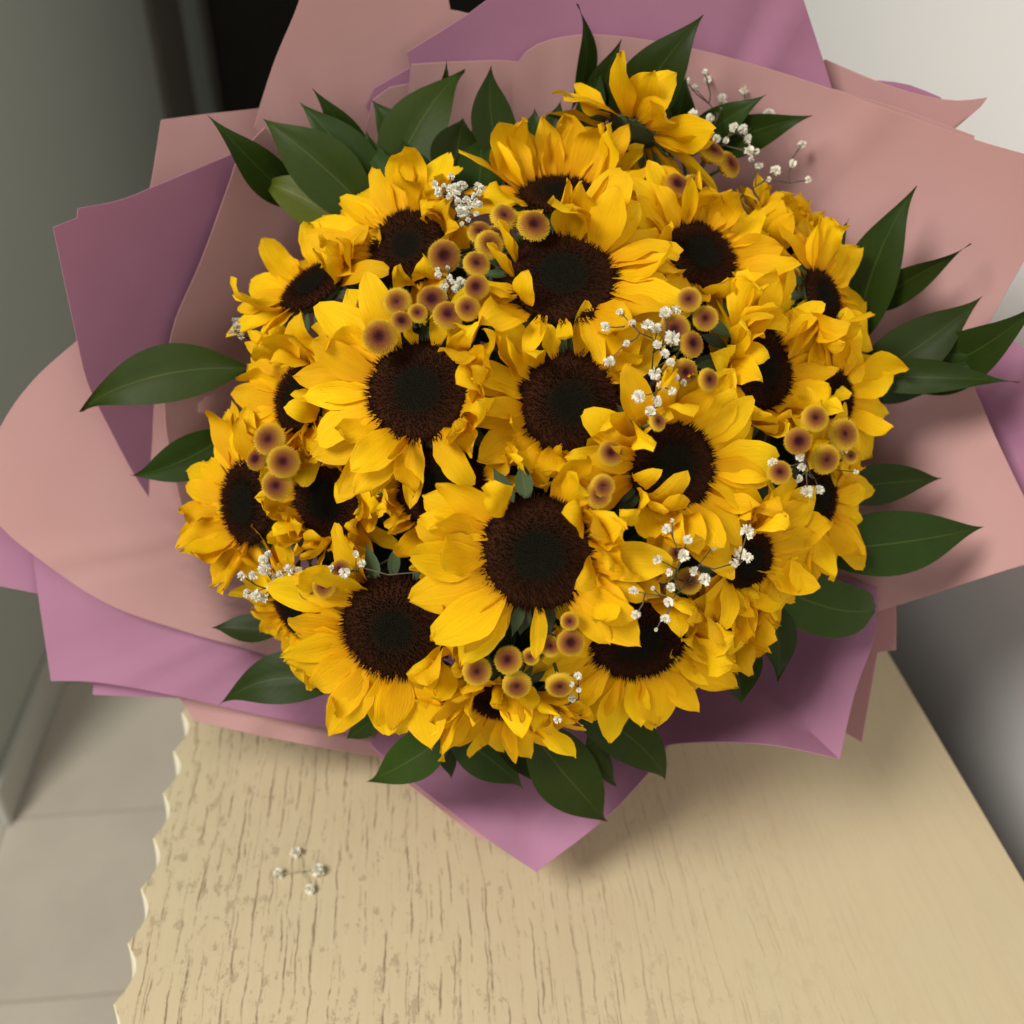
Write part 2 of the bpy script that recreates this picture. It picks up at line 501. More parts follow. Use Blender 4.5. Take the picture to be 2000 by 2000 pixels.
def sheet(label, rim, mat, layer, inner=0.16, ripple=0.006, curl=0.0, seed=0, rows=22, flat=0.0, group='sheets of wrapping paper round the bouquet'):
    line = smooth_line(rim)
    rc = random.Random(seed * 7 + 1)
    mids = [atan2(q[1] - CY, q[0] - CX) for q in rim[1:-1]]
    creases = [(rc.choice(mids) + rc.uniform(-.12, .12), rc.uniform(.035, .09), rc.choice((-1, 1)) * rc.uniform(.0015, .0035)) for _ in range(3)] if hypot(rim[-1][0] - rim[0][0], rim[-1][1] - rim[0][1]) > 330 else []
    verts, faces = [], []
    m = len(line)
    for i, q in enumerate(line):
        r0 = rn_of(q.x, q.y)
        ang = atan2(q.y - CY, q.x - CX)
        for j in range(rows + 1):
            t = j / rows
            r = r0 + (inner - r0) * t
            f = r / r0
            px, py = CX + (q.x - CX) * f, CY + (q.y - CY) * f
            d = flat * flat_depth(r) + (1 - flat) * paper_depth(r) + layer * 0.0055 + q.z * (1 - t) ** 2
            amp_ = ripple * min(1.0, max(0.0, (r - 0.55) / 0.6))
            d += amp_ * noise.noise(Vector((cos(ang) * 2.3 + 5.1, sin(ang) * 2.3 + r * 1.1, 3.3))) * 1.6
            d += min(amp_, .004) * (0.45 * noise.noise(Vector((cos(ang) * 6 + seed * 3.1, sin(ang) * 6, seed + 9 + r * 2))))
            for a0, w0, h0 in creases:
                da = abs((ang - a0 + pi) % (2 * pi) - pi)
                d += h0 * max(0.0, 1 - da / w0) * min(1.0, max(0.0, (r - .8) / .3))
            d += curl * max(0.0, 1 - (r0 - r) / 0.22) ** 2
            verts.append(at(px, py, d))
    for i in range(m - 1):
        for j in range(rows):
            a = i * (rows + 1) + j
            faces.append((a, a + 1, a + rows + 2, a + rows + 1))
    org = at(CX, CY, 0.98)
    verts = [v - org for v in verts]
    me = mesh_from('wrapping_paper', verts, faces)
    o = link('wrapping_paper', me, mat)
    o.location = org
    so = o.modifiers.new('thickness', 'SOLIDIFY'); so.thickness = 0.0004; so.offset = 0
    es = o.modifiers.new('crisp_rim', 'EDGE_SPLIT'); es.split_angle = radians(50)
    tag(o, label, 'wrapping paper', group)
    return o

sheet('tall pink paper sheet rising at the top left beside the dark doorway', [(480, 240), (490, 200), (522, 105), (556, 25), (580, -45), (836, -50), (836, 14), (886, 26), (900, 60)], M_PINK, 4, seed=1, flat=0.5)
sheet('pink paper corner behind the left mauve sheet, against the grey wall', [(270, 400), (285, 345), (304, 226), (400, 214), (492, 204), (560, 190)], M_PINK, 8, seed=2, flat=0.5)
sheet('dusky mauve paper sheet standing up at the far left with a notched corner', [(480, 265), (455, 282), (290, 352), (225, 378), (147, 393), (145, 411), (100, 429), (145, 640), (165, 722), (205, 805), (250, 890), (292, 956), (330, 950)], M_PURPLE, 4, seed=3)
sheet('narrow folded mauve strip beside the large leaf on the left', [(165, 690), (180, 740), (232, 840), (300, 958), (318, 958), (300, 870)], M_PURPLE, 5.2, seed=31)
sheet('shaded pink inner sheet between the left mauve sheet and the sunflowers', [(500, 240), (452, 292), (436, 335), (380, 490), (332, 600), (318, 660), (310, 770), (325, 880), (350, 985), (390, 990)], M_PINK, 1.5, seed=4)
sheet('big pink paper sheet sweeping round the lower left in a wide curve', [(200, 600), (147, 641), (60, 720), (0, 806), (-24, 880), (-22, 950), (0, 992), (62, 1046), (200, 1138), (350, 1192), (480, 1228), (580, 1262)], M_PINK, 5.6, seed=5, ripple=0.004, flat=1.0)
sheet('small lilac paper flap at the left frame edge under the big pink sheet', [(-40, 930), (-40, 1095), (0, 1106), (70, 1120), (140, 1140)], M_PURPLE, 8.6, seed=6, flat=1.0)
sheet('lilac paper sheet under the big pink sheet at the lower left', [(64, 1000), (64, 1060), (96, 1285), (180, 1287), (335, 1314), (480, 1347), (600, 1370), (690, 1390)], M_PURPLE, 7.2, seed=7, ripple=0.004, flat=1.0)
sheet('thin lilac paper edge just below the lower left lilac sheet', [(176, 1260), (175, 1311), (340, 1317), (420, 1320)], M_PURPLE, 8.4, seed=8, flat=1.0)
sheet('pale pink paper band along the table top at the lower left', [(322, 1290), (336, 1312), (366, 1360), (500, 1390), (620, 1412), (715, 1427), (820, 1440)], M_PINK, 9.4, seed=9, ripple=0.003, flat=1.0)
sheet('thin pink paper sliver along the left edge of the bottom point', [(715, 1430), (742, 1457), (906, 1585), (922, 1584), (1000, 1570)], M_PINK, 2.6, seed=10, ripple=0.002, flat=1.0)
sheet('lilac paper point hanging over the table at the bottom centre', [(700, 1405, -.01), (745, 1450, -.015), (930, 1590, -.02), (1012, 1645, -.02), (1140, 1546, -.02), (1225, 1457, -.015), (1262, 1405, -.01), (1290, 1370)], M_PURPLE, 2, seed=11, ripple=0.003, flat=1.0)
sheet('lilac paper sheet with an arched lower edge at the lower right', [(1215, 1430, -.012), (1240, 1412, -.03), (1270, 1404, -.045), (1360, 1400, -.07), (1450, 1405, -.072), (1520, 1417, -.06), (1584, 1433, -.045), (1612, 1310, -.03), (1652, 1190, -.015), (1655, 1110, 0)], M_PURPLE, 3, seed=12, ripple=0.006, flat=1.0)
sheet('narrow pink paper edge showing behind the lower right lilac sheet', [(1540, 1360), (1600, 1385), (1626, 1401), (1656, 1231), (1690, 1226), (1688, 1130), (1670, 1100)], M_PINK, 6, seed=13)
sheet('broad pink paper sheet at the right reaching down to the white wall', [(1460, 1230), (1480, 1192), (1680, 1146), (1800, 1107), (1945, 1062), (2000, 1050), (1965, 1000), (1890, 850), (1838, 732), (1815, 680)], M_PINK, 1.5, seed=14, ripple=0.005, flat=0.4)
sheet('greyish mauve paper sheet at the right frame edge below the leaves', [(1985, 1030), (2020, 900), (2005, 700), (1890, 630), (1840, 600)], M_PURPLE, 7, seed=15)
sheet('large pink paper sheet curving from the top centre round to the upper right', [(965, 160), (980, 113), (992, 98), (1015, 83), (1060, 70), (1120, 65), (1250, 80), (1400, 115), (1560, 165), (1700, 215), (1838, 263), (1935, 291), (2015, 312), (1960, 440), (1888, 570), (1850, 640)], M_PINK, 1.5, seed=16, ripple=0.007, flat=0.3)
sheet('pink paper tuck folded under the mauve roll at the top centre', [(770, 180), (776, 121), (875, 116), (980, 117), (1020, 140)], M_PINK, 2.2, seed=17, ripple=0.010, flat=0.3)
sheet('small pink paper tuck at the left end of the mauve roll', [(690, 240), (704, 188), (735, 165), (772, 158), (800, 190)], M_PINK, 3.0, seed=18, flat=0.3)
sheet('small dark mauve paper fold between two pink sheets at the top', [(690, 200), (706, 166), (772, 128), (800, 160)], M_PURPLE, 3.3, seed=19, flat=0.3)
sheet('wide mauve paper sheet rising behind the bouquet at the top', [(790, 160), (772, 120), (768, 98), (885, 25), (925, -5), (1000, -50), (1500, -50), (1516, 0), (1562, 142), (1572, 175), (1560, 230)], M_PURPLE, 2.8, seed=20, ripple=0.008, flat=0.3)
sheet('pointed pink paper tip against the white wall at the upper right', [(1530, 130), (1557, 112), (1660, 155), (1740, 180), (1805, 190), (1863, 184), (1850, 202), (1800, 237), (1740, 260)], M_PINK, 5.5, seed=21, flat=0.3)
sheet('mauve paper sliver behind the pointed pink tip at the upper right', [(1620, 150), (1660, 152), (1715, 160), (1775, 184), (1790, 210)], M_PURPLE, 6.5, seed=22, flat=0.3)
sheet('thin pink paper strip below the pointed tip at the upper right', [(1545, 160), (1700, 206), (1838, 256), (1838, 272), (1800, 290)], M_PINK, 3.4, seed=23, flat=0.3)

# ------------------------------------------------------------------ petals, discs and other shared meshes
def make_petal(kind, rnd):
    nu, nv = 11, 7
    bend = {'flat': rnd.uniform(-38, 8), 'up': rnd.uniform(25, 75), 'crumple': rnd.uniform(-30, 70), 'roll': rnd.uniform(-25, 35), 'hook': rnd.uniform(-40, 0)}[kind]
    tip = {'flat': rnd.uniform(-30, 25), 'up': rnd.uniform(-20, 70), 'crumple': rnd.choice((-1, 1)) * rnd.uniform(60, 130), 'roll': rnd.uniform(-40, 40), 'hook': rnd.uniform(90, 170)}[kind]
    cup = {'flat': rnd.uniform(0.05, 0.28), 'up': rnd.uniform(0.1, 0.4), 'crumple': rnd.uniform(-0.45, 0.6), 'roll': rnd.uniform(0.9, 1.7), 'hook': rnd.uniform(0.2, 0.6)}[kind]
    wav = {'flat': 0.025, 'up': 0.035, 'crumple': 0.075, 'roll': 0.03, 'hook': 0.04}[kind]
    twist = radians({'flat': rnd.uniform(-18, 18), 'up': rnd.uniform(-25, 25), 'crumple': rnd.uniform(-70, 70), 'roll': rnd.uniform(-45, 45), 'hook': rnd.uniform(-30, 30)}[kind])
    hw = rnd.uniform(0.185, 0.275) * (0.85 if kind == 'roll' else 1)
    side = rnd.uniform(-0.16, 0.16)
    ph1, ph2 = rnd.uniform(0, 6), rnd.uniform(0, 6)
    sd = rnd.uniform(0, 100)
    tipw = rnd.choice((0.03, 0.03, 0.10, 0.2))
    xs = [0, .12, .38, .62, .84, .94, 1.0]
    ws = [.34, .58, .98, 1.0, .62 + tipw * .5, .32 + tipw, tipw]
    verts, uvs, faces = [], [], []
    pos = Vector((0, 0, 0)); a = 0.0
    prev = 0
    for i in range(nu):
        u = i / (nu - 1)
        du = u - prev; prev = u
        a = radians(bend) * u + radians(tip) * max(0, (u - .55) / .45) ** 1.6
        pos = pos + Vector((cos(a), 0, sin(a))) * du
        nrm = Vector((-sin(a), 0, cos(a)))
        w = hw * lerp_table(xs, ws, u)
        tw = twist * u
        for k in range(nv):
            v = k / (nv - 1) * 2 - 1
            # cross section: arc with curvature "cup"
            if abs(cup) > 1e-3:
                th = v * cup * 1.4
                yy = sin(th) / (cup * 1.4); zz = (1 - cos(th)) / (cup * 1.4)
            else:
                yy, zz = v, 0
            zz *= w; yy *= w
            zz += 0.012 * cos(v * 2.5 * pi) * (1 - u * .6)          # lengthwise pleats
            zz += wav * sin(u * 8 + ph1 + v * 1.5) * v * v * min(1, u * 3) + wav * 0.7 * sin(u * 13 + ph2) * v * min(1, u * 3)
            zz += 0.03 * noise.noise(Vector((u * 3, v * 1.5, sd))) * min(1, u * 3)
            yy *= 1 + 0.10 * noise.noise(Vector((u * 5, v * 2, sd + 7)))
            y2 = yy * cos(tw) - zz * sin(tw); z2 = yy * sin(tw) + zz * cos(tw)
            xj = 0.035 * noise.noise(Vector((v * 3, sd, u))) if u > 0.8 else 0
            verts.append(pos + Vector((xj, y2 + side * u * u, 0)) + nrm * z2)
            uvs.append((u, v * .5 + .5))
    for i in range(nu - 1):
        for k in range(nv - 1):
            b = i * nv + k
            faces.append((b, b + nv, b + nv + 1, b + 1))
    me = mesh_from('petal', verts, faces, True, uvs)
    me.materials.append(M_PETAL)
    return me

rp = random.Random(21)
PETALS = {k: [make_petal(k, rp) for _ in range(n)] for k, n in (('flat', 18), ('up', 14), ('crumple', 18), ('roll', 10), ('hook', 5))}

def cone_spike(verts, faces, base, d, r, h, n=4):
    d = d.normalized(); a = d.orthogonal().normalized(); c = d.cross(a)
    b = len(verts)
    for k in range(n):
        an = 2 * pi * k / n
        verts.append(base + (a * cos(an) + c * sin(an)) * r)
    verts.append(base + d * h)
    for k in range(n):
        faces.append((b + k, b + (k + 1) % n, b + n))

def disc_dome():
    verts, faces = [], []
    nr, na = 10, 40
    for i in range(nr + 1):
        r = i / nr * 1.0
        z = 0.17 * (1 - r ** 3) - 0.06 * math.exp(-(r / .3) ** 2)
        for k in range(na):
            a = 2 * pi * k / na
            verts.append(Vector((r * cos(a), r * sin(a), z)))
    for i in range(nr):
        for k in range(na):
            faces.append((i * na + k, (i + 1) * na + k, (i + 1) * na + (k + 1) % na, i * na + (k + 1) % na))
    # skirt
    b = len(verts)
    for k in range(na):
        a = 2 * pi * k / na
        verts.append(Vector((0.8 * cos(a), 0.8 * sin(a), -0.12)))
    for k in range(na):
        faces.append((nr * na + k, b + k, b + (k + 1) % na, nr * na + (k + 1) % na))
    me = mesh_from('disc', verts, faces)
    me.materials.append(M_DISC)
    return me

def disc_florets(seed):
    rnd = random.Random(seed)
    verts, faces = [], []
    N = 1300
    for i in range(N):
        r = sqrt((i + .5) / N)
        a = i * 2.399963 + rnd.uniform(-.05, .05)
        z = 0.17 * (1 - r ** 3) - 0.06 * math.exp(-(r / .3) ** 2)
        base = Vector((r * cos(a), r * sin(a), z - 0.01))
        if r < .45: h, w, tl = rnd.uniform(.02, .045), .022, .2 * r
        elif r < .8: h, w, tl = rnd.uniform(.05, .11), .019, rnd.uniform(0.0, .6)
        else: h, w, tl = rnd.uniform(.09, .17), .017, rnd.uniform(.4, 1.2)
        az = a + rnd.uniform(-.5, .5)
        d = Vector((cos(az) * sin(tl), sin(az) * sin(tl), cos(tl)))
        cone_spike(verts, faces, base, d, w, h)
    for i in range(150):
        a = 2 * pi * i / 150 + rnd.uniform(-.02, .02)
        base = Vector((.97 * cos(a), .97 * sin(a), 0.0 + rnd.uniform(-.01, .03)))
        tl = rnd.uniform(.9, 1.45)
        cone_spike(verts, faces, base, Vector((cos(a) * sin(tl), sin(a) * sin(tl), cos(tl))), .016, rnd.uniform(.09, .20), 3)
    me = mesh_from('floret_mass', verts, faces, False)
    me.materials.append(M_DISC)
    return me

DOME = disc_dome()
FLORETS = [disc_florets(s) for s in (1, 2, 3)]

def leaf_mesh(name, L, W, mat, rnd, bend=0.25, fold=0.25, blunt=False, curl=0.0, wav=0.02, nu=22, nv=6, side=0.0):
    """leaf along +x, normal +z, length L, full width W"""
    ws = [.06, .36, .68, .90, 1.0, .98, .86, .65, .38, .14, .0] if not blunt else [.06, .35, .62, .82, .95, 1.0, .99, .93, .80, .56, .10]
    verts, uvs, faces = [], [], []
    pos = Vector((0, 0, 0)); sd = rnd.uniform(0, 90)
    ph = rnd.uniform(0, 6)
    for i in range(nu + 1):
        u = i / nu
        a = -bend * (u - .3) - curl * max(0, (u - .6) / .4) ** 1.5
        if i: pos = pos + Vector((cos(a), 0, sin(a))) * (L / nu)
        nrm = Vector((-sin(a), 0, cos(a)))
        w = W / 2 * max(0.0, catmull(ws, u))
        for k in range(nv + 1):
            v = k / nv * 2 - 1
            z = abs(v) * w * fold - v * v * w * fold * .35
            z += wav * L * .5 * v * abs(v) * sin(u * 7 + ph) + 0.01 * L * noise.noise(Vector((u * 3, v, sd)))
            verts.append(pos + Vector((0, v * w + side * L * 4 * u * (1 - u), 0)) + nrm * z)
            uvs.append((u, v * .5 + .5))
    for i in range(nu):
        for k in range(nv):
            b = i * (nv + 1) + k
            faces.append((b, b + nv + 1, b + nv + 2, b + 1))
    me = mesh_from(name, verts, faces, True, uvs)
    me.materials.append(mat)
    return me

rs = random.Random(5)
SEPALS = [leaf_mesh('sepal', 1.0, rs.uniform(.24, .36), M_SEPAL, rs, bend=rs.uniform(-.6, .7), fold=.3, wav=.05, nu=7, nv=4) for _ in range(6)]
STEMLEAF = [leaf_mesh('leaf', 1.0, rs.uniform(.42, .55), M_LEAF, rs, bend=rs.uniform(.1, .9), fold=.25, wav=.05, nu=8, nv=4) for _ in range(5)]

def calyx_mesh():
    verts, faces = [], []
    na = 20
    prof = [(1.0, -.02), (1.02, -.10), (.9, -.28), (.6, -.46), (.28, -.58), (.12, -.75), (.10, -.95)]
    for r, z in prof:
        for k in range(na):
            a = 2 * pi * k / na
            verts.append(Vector((r * cos(a), r * sin(a), z)))
    for i in range(len(prof) - 1):
        for k in range(na):
            faces.append((i * na + k, (i + 1) * na + k, (i + 1) * na + (k + 1) % na, i * na + (k + 1) % na))
    me = mesh_from('calyx', verts, faces)
    me.materials.append(M_SEPAL)
    return me
CALYX = calyx_mesh()
BIND = at(CX, CY, 0.975)

def dome_depth(px, py):
    return 0.500 + 0.112 * rn_of(px, py) ** 2

def inarc(a, arcs):
    for (a0, a1) in arcs:
        if (a - a0) % 360 <= (a1 - a0) % 360: return True
    return False

def sunflower(label, px, py, rpx, nrm, doff=0.0, n=(24, 18), plen=1.28, lift=(5, 40), gaps=(), crumple=(), upright=(), flat=(), extra=(), seed=0, nleaf=7):
    """a flower whose disc is centred at (px, py); angles in degrees, 0 = right, 90 = up"""
    rnd = random.Random(seed * 13 + 5)
    d = dome_depth(px, py) + doff
    R = rpx * K / F * d
    zc = Vector((nrm[0], nrm[1], nrm[2] if len(nrm) > 2 else sqrt(max(.02, 1 - nrm[0] ** 2 - nrm[1] ** 2)))).normalized()
    xc = (Vector((1, 0, 0)) - zc * zc.x).normalized() if abs(zc.x) < .95 else (Vector((0, 0, -1)) - zc * (-zc.z)).normalized()
    yc = zc.cross(xc)
    z = ROT @ zc; x = ROT @ xc; y = ROT @ yc
    M = Matrix((x, y, z)).transposed().to_4x4()
    M.translation = at(px, py, d)
    t = thing('sunflower', label, 'sunflower', None, 'sunflowers of the bouquet', M)
    disc = link('disc', DOME, None, t, Matrix.Rotation(rnd.uniform(0, 6), 4, 'Z') @ Matrix.Scale(R, 4))
    fm = link('floret_mass', FLORETS[seed % 3], None, disc); fm['kind'] = 'stuff'
    link('calyx', CALYX, None, t, Matrix.Diagonal((R * .93, R * .93, R * (.55 if zc.z < .1 else .93), 1)))
    L0 = R * plen * 1.17
    def put(ang, kind, L, W, lf, roll, zoff, rr=.90):
        me = rnd.choice(PETALS[kind])
        m = (Matrix.Rotation(radians(ang), 4, 'Z') @ Matrix.Translation((R * rr, 0, zoff * R)) @ Matrix.Rotation(-radians(lf), 4, 'Y')
             @ Matrix.Rotation(radians(roll), 4, 'X') @ Matrix.Diagonal((L, W, L, 1)))
        link('petal', me, None, t, m)
    for ring, cnt in enumerate(n):
        off = rnd.uniform(0, 360)
        for i in range(cnt):
            a = off + 360 * i / cnt + rnd.uniform(-6, 6)
            if inarc(a, gaps): continue
            lo, hi = lift
            lf = rnd.uniform(lo, hi) + (14 if ring else -6)
            L = L0 * rnd.uniform(.86, 1.14) * (0.86 if ring else 1)
            kind = rnd.choices(('flat', 'up', 'crumple', 'roll', 'hook'), (6, 3, 3, 1.2, .35))[0]
            W = L * rnd.uniform(.9, 1.15)
            if inarc(a, crumple):
                kind = rnd.choices(('crumple', 'up', 'roll', 'hook'), (5, 3, 1, .6))[0]
                lf = rnd.uniform(lo + 12, hi + 32); L *= .92
            elif inarc(a, upright):
                kind = rnd.choice(('up', 'up', 'flat', 'roll')); lf = rnd.uniform(hi, hi + 35)
            elif inarc(a, flat):
                kind = rnd.choices(('flat', 'up'), (8, 1))[0]; lf = rnd.uniform(lo - 12, lo + 16); W *= 1.1; L *= 1.06
            put(a, kind, L, W, lf, rnd.uniform(-34, 34), (-.06 if ring == 0 else .0) + rnd.uniform(-.03, .02), .93 - .03 * ring)
    for e in extra:
        a, kind, lf, ls = e[:4]
        put(a, kind, L0 * ls, L0 * ls * (e[4] if len(e) > 4 else 1), lf, rnd.uniform(-12, 12), .02)
    ns = 19
    for i in range(ns):
        a = 360 * i / ns + rnd.uniform(-8, 8)
        Ls = R * rnd.uniform(.75, 1.05)
        m = (Matrix.Rotation(radians(a), 4, 'Z') @ Matrix.Translation((R * .86, 0, -.14 * R)) @ Matrix.Rotation(-radians(rnd.uniform(-48, -12)), 4, 'Y')
             @ Matrix.Rotation(radians(rnd.uniform(-15, 15)), 4, 'X') @ Matrix.Scale(Ls, 4))
        link('sepal', rnd.choice(SEPALS), None, t, m)
    # stem running down to the hidden tie of the bouquet, with three leaves on it
    inv = M.inverted()
    b = inv @ (BIND + Vector((rnd.uniform(-.02, .02), rnd.uniform(-.02, .02), rnd.uniform(-.012, .012))))
    p0 = Vector((0, 0, -.8 * R)); p1 = Vector((0, 0, -.8 * R - 0.05))
    line = []
    for i in range(13):
        s = i / 12
        line.append(p0 * (1 - s) ** 2 + p1 * 2 * s * (1 - s) + b * s * s)
    vs, fs = [], []
    tube(vs, fs, line, [.0042] * 13, 7)
    link('stem', mesh_from('stem', vs, fs), M_STEM, t)
    for i in range(nleaf):
        s = .12 + .06 * i
        q = p0 * (1 - s) ** 2 + p1 * 2 * s * (1 - s) + b * s * s
        a = rnd.uniform(0, 360)
        m = Matrix.Translation(q) @ Matrix.Rotation(radians(a), 4, 'Z') @ Matrix.Rotation(radians(rnd.uniform(0, 30)), 4, 'Y') @ Matrix.Scale(rnd.uniform(.05, .08), 4)
        link('leaf', rnd.choice(STEMLEAF), None, t, m)
    return t

# display-pixel position of the disc, its radius, facing (camera axes: right, up)
sunflower('upper left sunflower with a gypsophila tuft beside its brown disc', 770, 467, 78, (-.30, .22), doff=.012, seed=1, flat=[(90, 205)], crumple=[(-10, 60)], gaps=[(205, 268), (-45, -12)], plen=1.35)
sunflower('small sunflower at the far upper left tipped toward the grey wall', 592, 540, 70, (-.42, .62), doff=.012, seed=2, flat=[(70, 225)], plen=1.35, gaps=[(240, 330)])
sunflower('large sunflower just above the centre with a big reddish brown disc', 1060, 524, 104, (.06, .42), doff=-.018, seed=3, flat=[(-50, 40)], upright=[(45, 95)], crumple=[(205, 260)], plen=1.12, gaps=[(100, 202), (236, 306)], extra=[(160, 'roll', 62, .8), (183, 'roll', 55, .8), (203, 'flat', 22, 1.0), (75, 'up', 78, 1.15, 1.2), (60, 'flat', 40, 1.15, 1.2), (20, 'flat', 20, 1.15), (-15, 'flat', 15, 1.15, 1.1), (248, 'flat', 2, .7), (270, 'crumple', 0, .6), (292, 'flat', 0, .75)])
sunflower('sunflower near the top with only the upper half of its disc showing', 1052, 368, 76, (-.02, .74), doff=.01, seed=4, upright=[(10, 172)], plen=1.6, lift=(0, 12), gaps=[(195, 345)], extra=[(212, 'crumple', 20, .7), (240, 'crumple', 5, .6), (270, 'crumple', 0, .6)])
sunflower('topmost sunflower turned away showing the backs of its petals', 1195, 246, 52, (.46, .87, -.10), doff=-.02, seed=5, lift=(-6, 16), plen=2.15, n=(13, 5), nleaf=0, flat=[(0, 359)])
sunflower('upper right sunflower below the gypsophila spray', 1322, 482, 74, (.34, .34), doff=-.002, seed=6, flat=[(-30, 60)], crumple=[(60, 130)], plen=1.4)
sunflower('narrow sunflower at the right turned toward the upright leaves', 1552, 560, 56, (.64, .20), doff=-.022, seed=7, flat=[(-90, 100)], plen=1.95, lift=(-10, 15), gaps=[(130, 230)])
sunflower('right hand sunflower with a tall oval disc and smooth fanned petals', 1432, 694, 86, (.56, .10), doff=-.004, seed=8, flat=[(-40, 75)], crumple=[(110, 200), (-100, -50)], plen=1.3)
sunflower('sunflower half hidden at the far right under the long leaves', 1580, 748, 50, (.64, .02), doff=-.006, seed=9, flat=[(-90, 90)], plen=2.3, lift=(-10, 15), gaps=[(130, 230)])
sunflower('sunflower in the very centre with sepals bare on its right side', 1074, 762, 98, (.10, .02), doff=.008, seed=10, gaps=[(-20, 22), (68, 122)], crumple=[(215, 310)], plen=1.1, extra=[(55, 'up', 25, .9), (78, 'flat', 10, .85), (108, 'crumple', 30, .75), (33, 'flat', 15, 1.05, 1.1), (200, 'up', 30, .7)])
sunflower('sunflower left of the centre below the button chrysanthemums', 790, 738, 98, (-.12, .12), doff=-.012, seed=11, flat=[(120, 235)], crumple=[(-55, 50)], gaps=[(58, 122), (262, 300)], plen=1.25, extra=[(95, 'crumple', 30, .55), (70, 'crumple', 25, .6), (118, 'flat', 20, 1.1),(-66, 'flat', 6, .85, .95), (-92, 'flat', -2, .95, .6), (-116, 'flat', 4, .92, .8)])
sunflower('sunflower at the left partly covered by its larger neighbour', 566, 752, 66, (-.58, .10), doff=.004, seed=12, flat=[(110, 250)], crumple=[(60, 110)], plen=1.5)
sunflower('sunflower right of the centre with petals fanning to the right', 1268, 880, 88, (.32, -.02), doff=-.012, seed=13, flat=[(-60, 60)], crumple=[(210, 280)], plen=1.32, extra=[(170, 'roll', 35, 1.0), (150, 'crumple', 40, .9), (100, 'up', 40, 1.0), (-70, 'flat', 15, 1.2, 1.1), (-88, 'up', 20, 1.1), (-105, 'crumple', 20, 1.1)])
sunflower('lowest left sunflower with a narrow oval disc and a curled petal', 466, 950, 80, (-.66, -.02), doff=.0, seed=14, flat=[(90, 180)], plen=1.25, gaps=[(-75, 60)], extra=[(212, 'hook', 10, 1.1), (235, 'flat', 5, 1.0)])
sunflower('sunflower between the lower left flower and the centre ones', 618, 945, 72, (-.36, -.10), doff=.012, seed=15, crumple=[(30, 120), (200, 300)], plen=1.15)
sunflower('dark disc sunflower tucked under the drooping petals left of centre', 832, 924, 84, (-.05, .0), doff=.004, seed=16, crumple=[(180, 360)], plen=1.1, gaps=[(20, 160)])
sunflower('large front sunflower below the centre with sepals under its disc', 1014, 1045, 108, (.0, -.12), doff=-.022, seed=17, gaps=[(245, 305), (75, 118)], flat=[(140, 245)], crumple=[(118, 140), (-20, 60)], plen=1.08, extra=[(272, 'flat', 0, .75, .8), (205, 'flat', 22, 1.15, 1.3), (225, 'flat', 25, 1.2, 1.3), (185, 'flat', 20, 1.1, 1.3), (-5, 'flat', 18, 1.15), (20, 'up', 30, 1.1), (-40, 'flat', 5, 1.2)])
sunflower('bottom left sunflower with a round dark disc and stubby petals', 746, 1184, 102, (-.16, -.22), doff=-.014, seed=18, gaps=[(55, 118)], flat=[(150, 300)], crumple=[(-60, 10)], plen=1.12)
sunflower('bottom right sunflower half hidden by the gypsophila', 1206, 1206, 92, (.12, -.50), doff=.002, seed=19, flat=[(190, 350)], crumple=[(0, 70)], plen=1.25)
sunflower('right lower sunflower with white gypsophila across its disc', 1412, 1060, 60, (.52, -.32), doff=-.008, seed=20, flat=[(-80, 60)], plen=1.7, gaps=[(110, 190)])
sunflower('lowest sunflower drooping over the bottom leaves', 950, 1322, 62, (-.02, -.74), doff=-.004, seed=21, flat=[(190, 350)], crumple=[(40, 140)], plen=1.6)
sunflower('sunflower on the right edge above the pair of broad leaves', 1540, 940, 60, (.60, -.08), doff=-.004, seed=22, flat=[(-90, 90)], plen=1.7, lift=(-8, 18), gaps=[(130, 230)])
sunflower('sunflower facing the lower left paper with its disc hidden', 560, 1150, 62, (-.60, -.40), doff=.012, seed=23, flat=[(110, 280)], plen=1.5)
sunflower('sunflower behind the upper right one with crumpled petals', 1478, 465, 52, (.60, .50), doff=.022, seed=24, crumple=[(-40, 120)], plen=1.7)
sunflower('sunflower low on the right with petals folded over its disc', 1355, 1165, 60, (.45, -.50), doff=.012, seed=25, crumple=[(-60, 120)], plen=1.4)

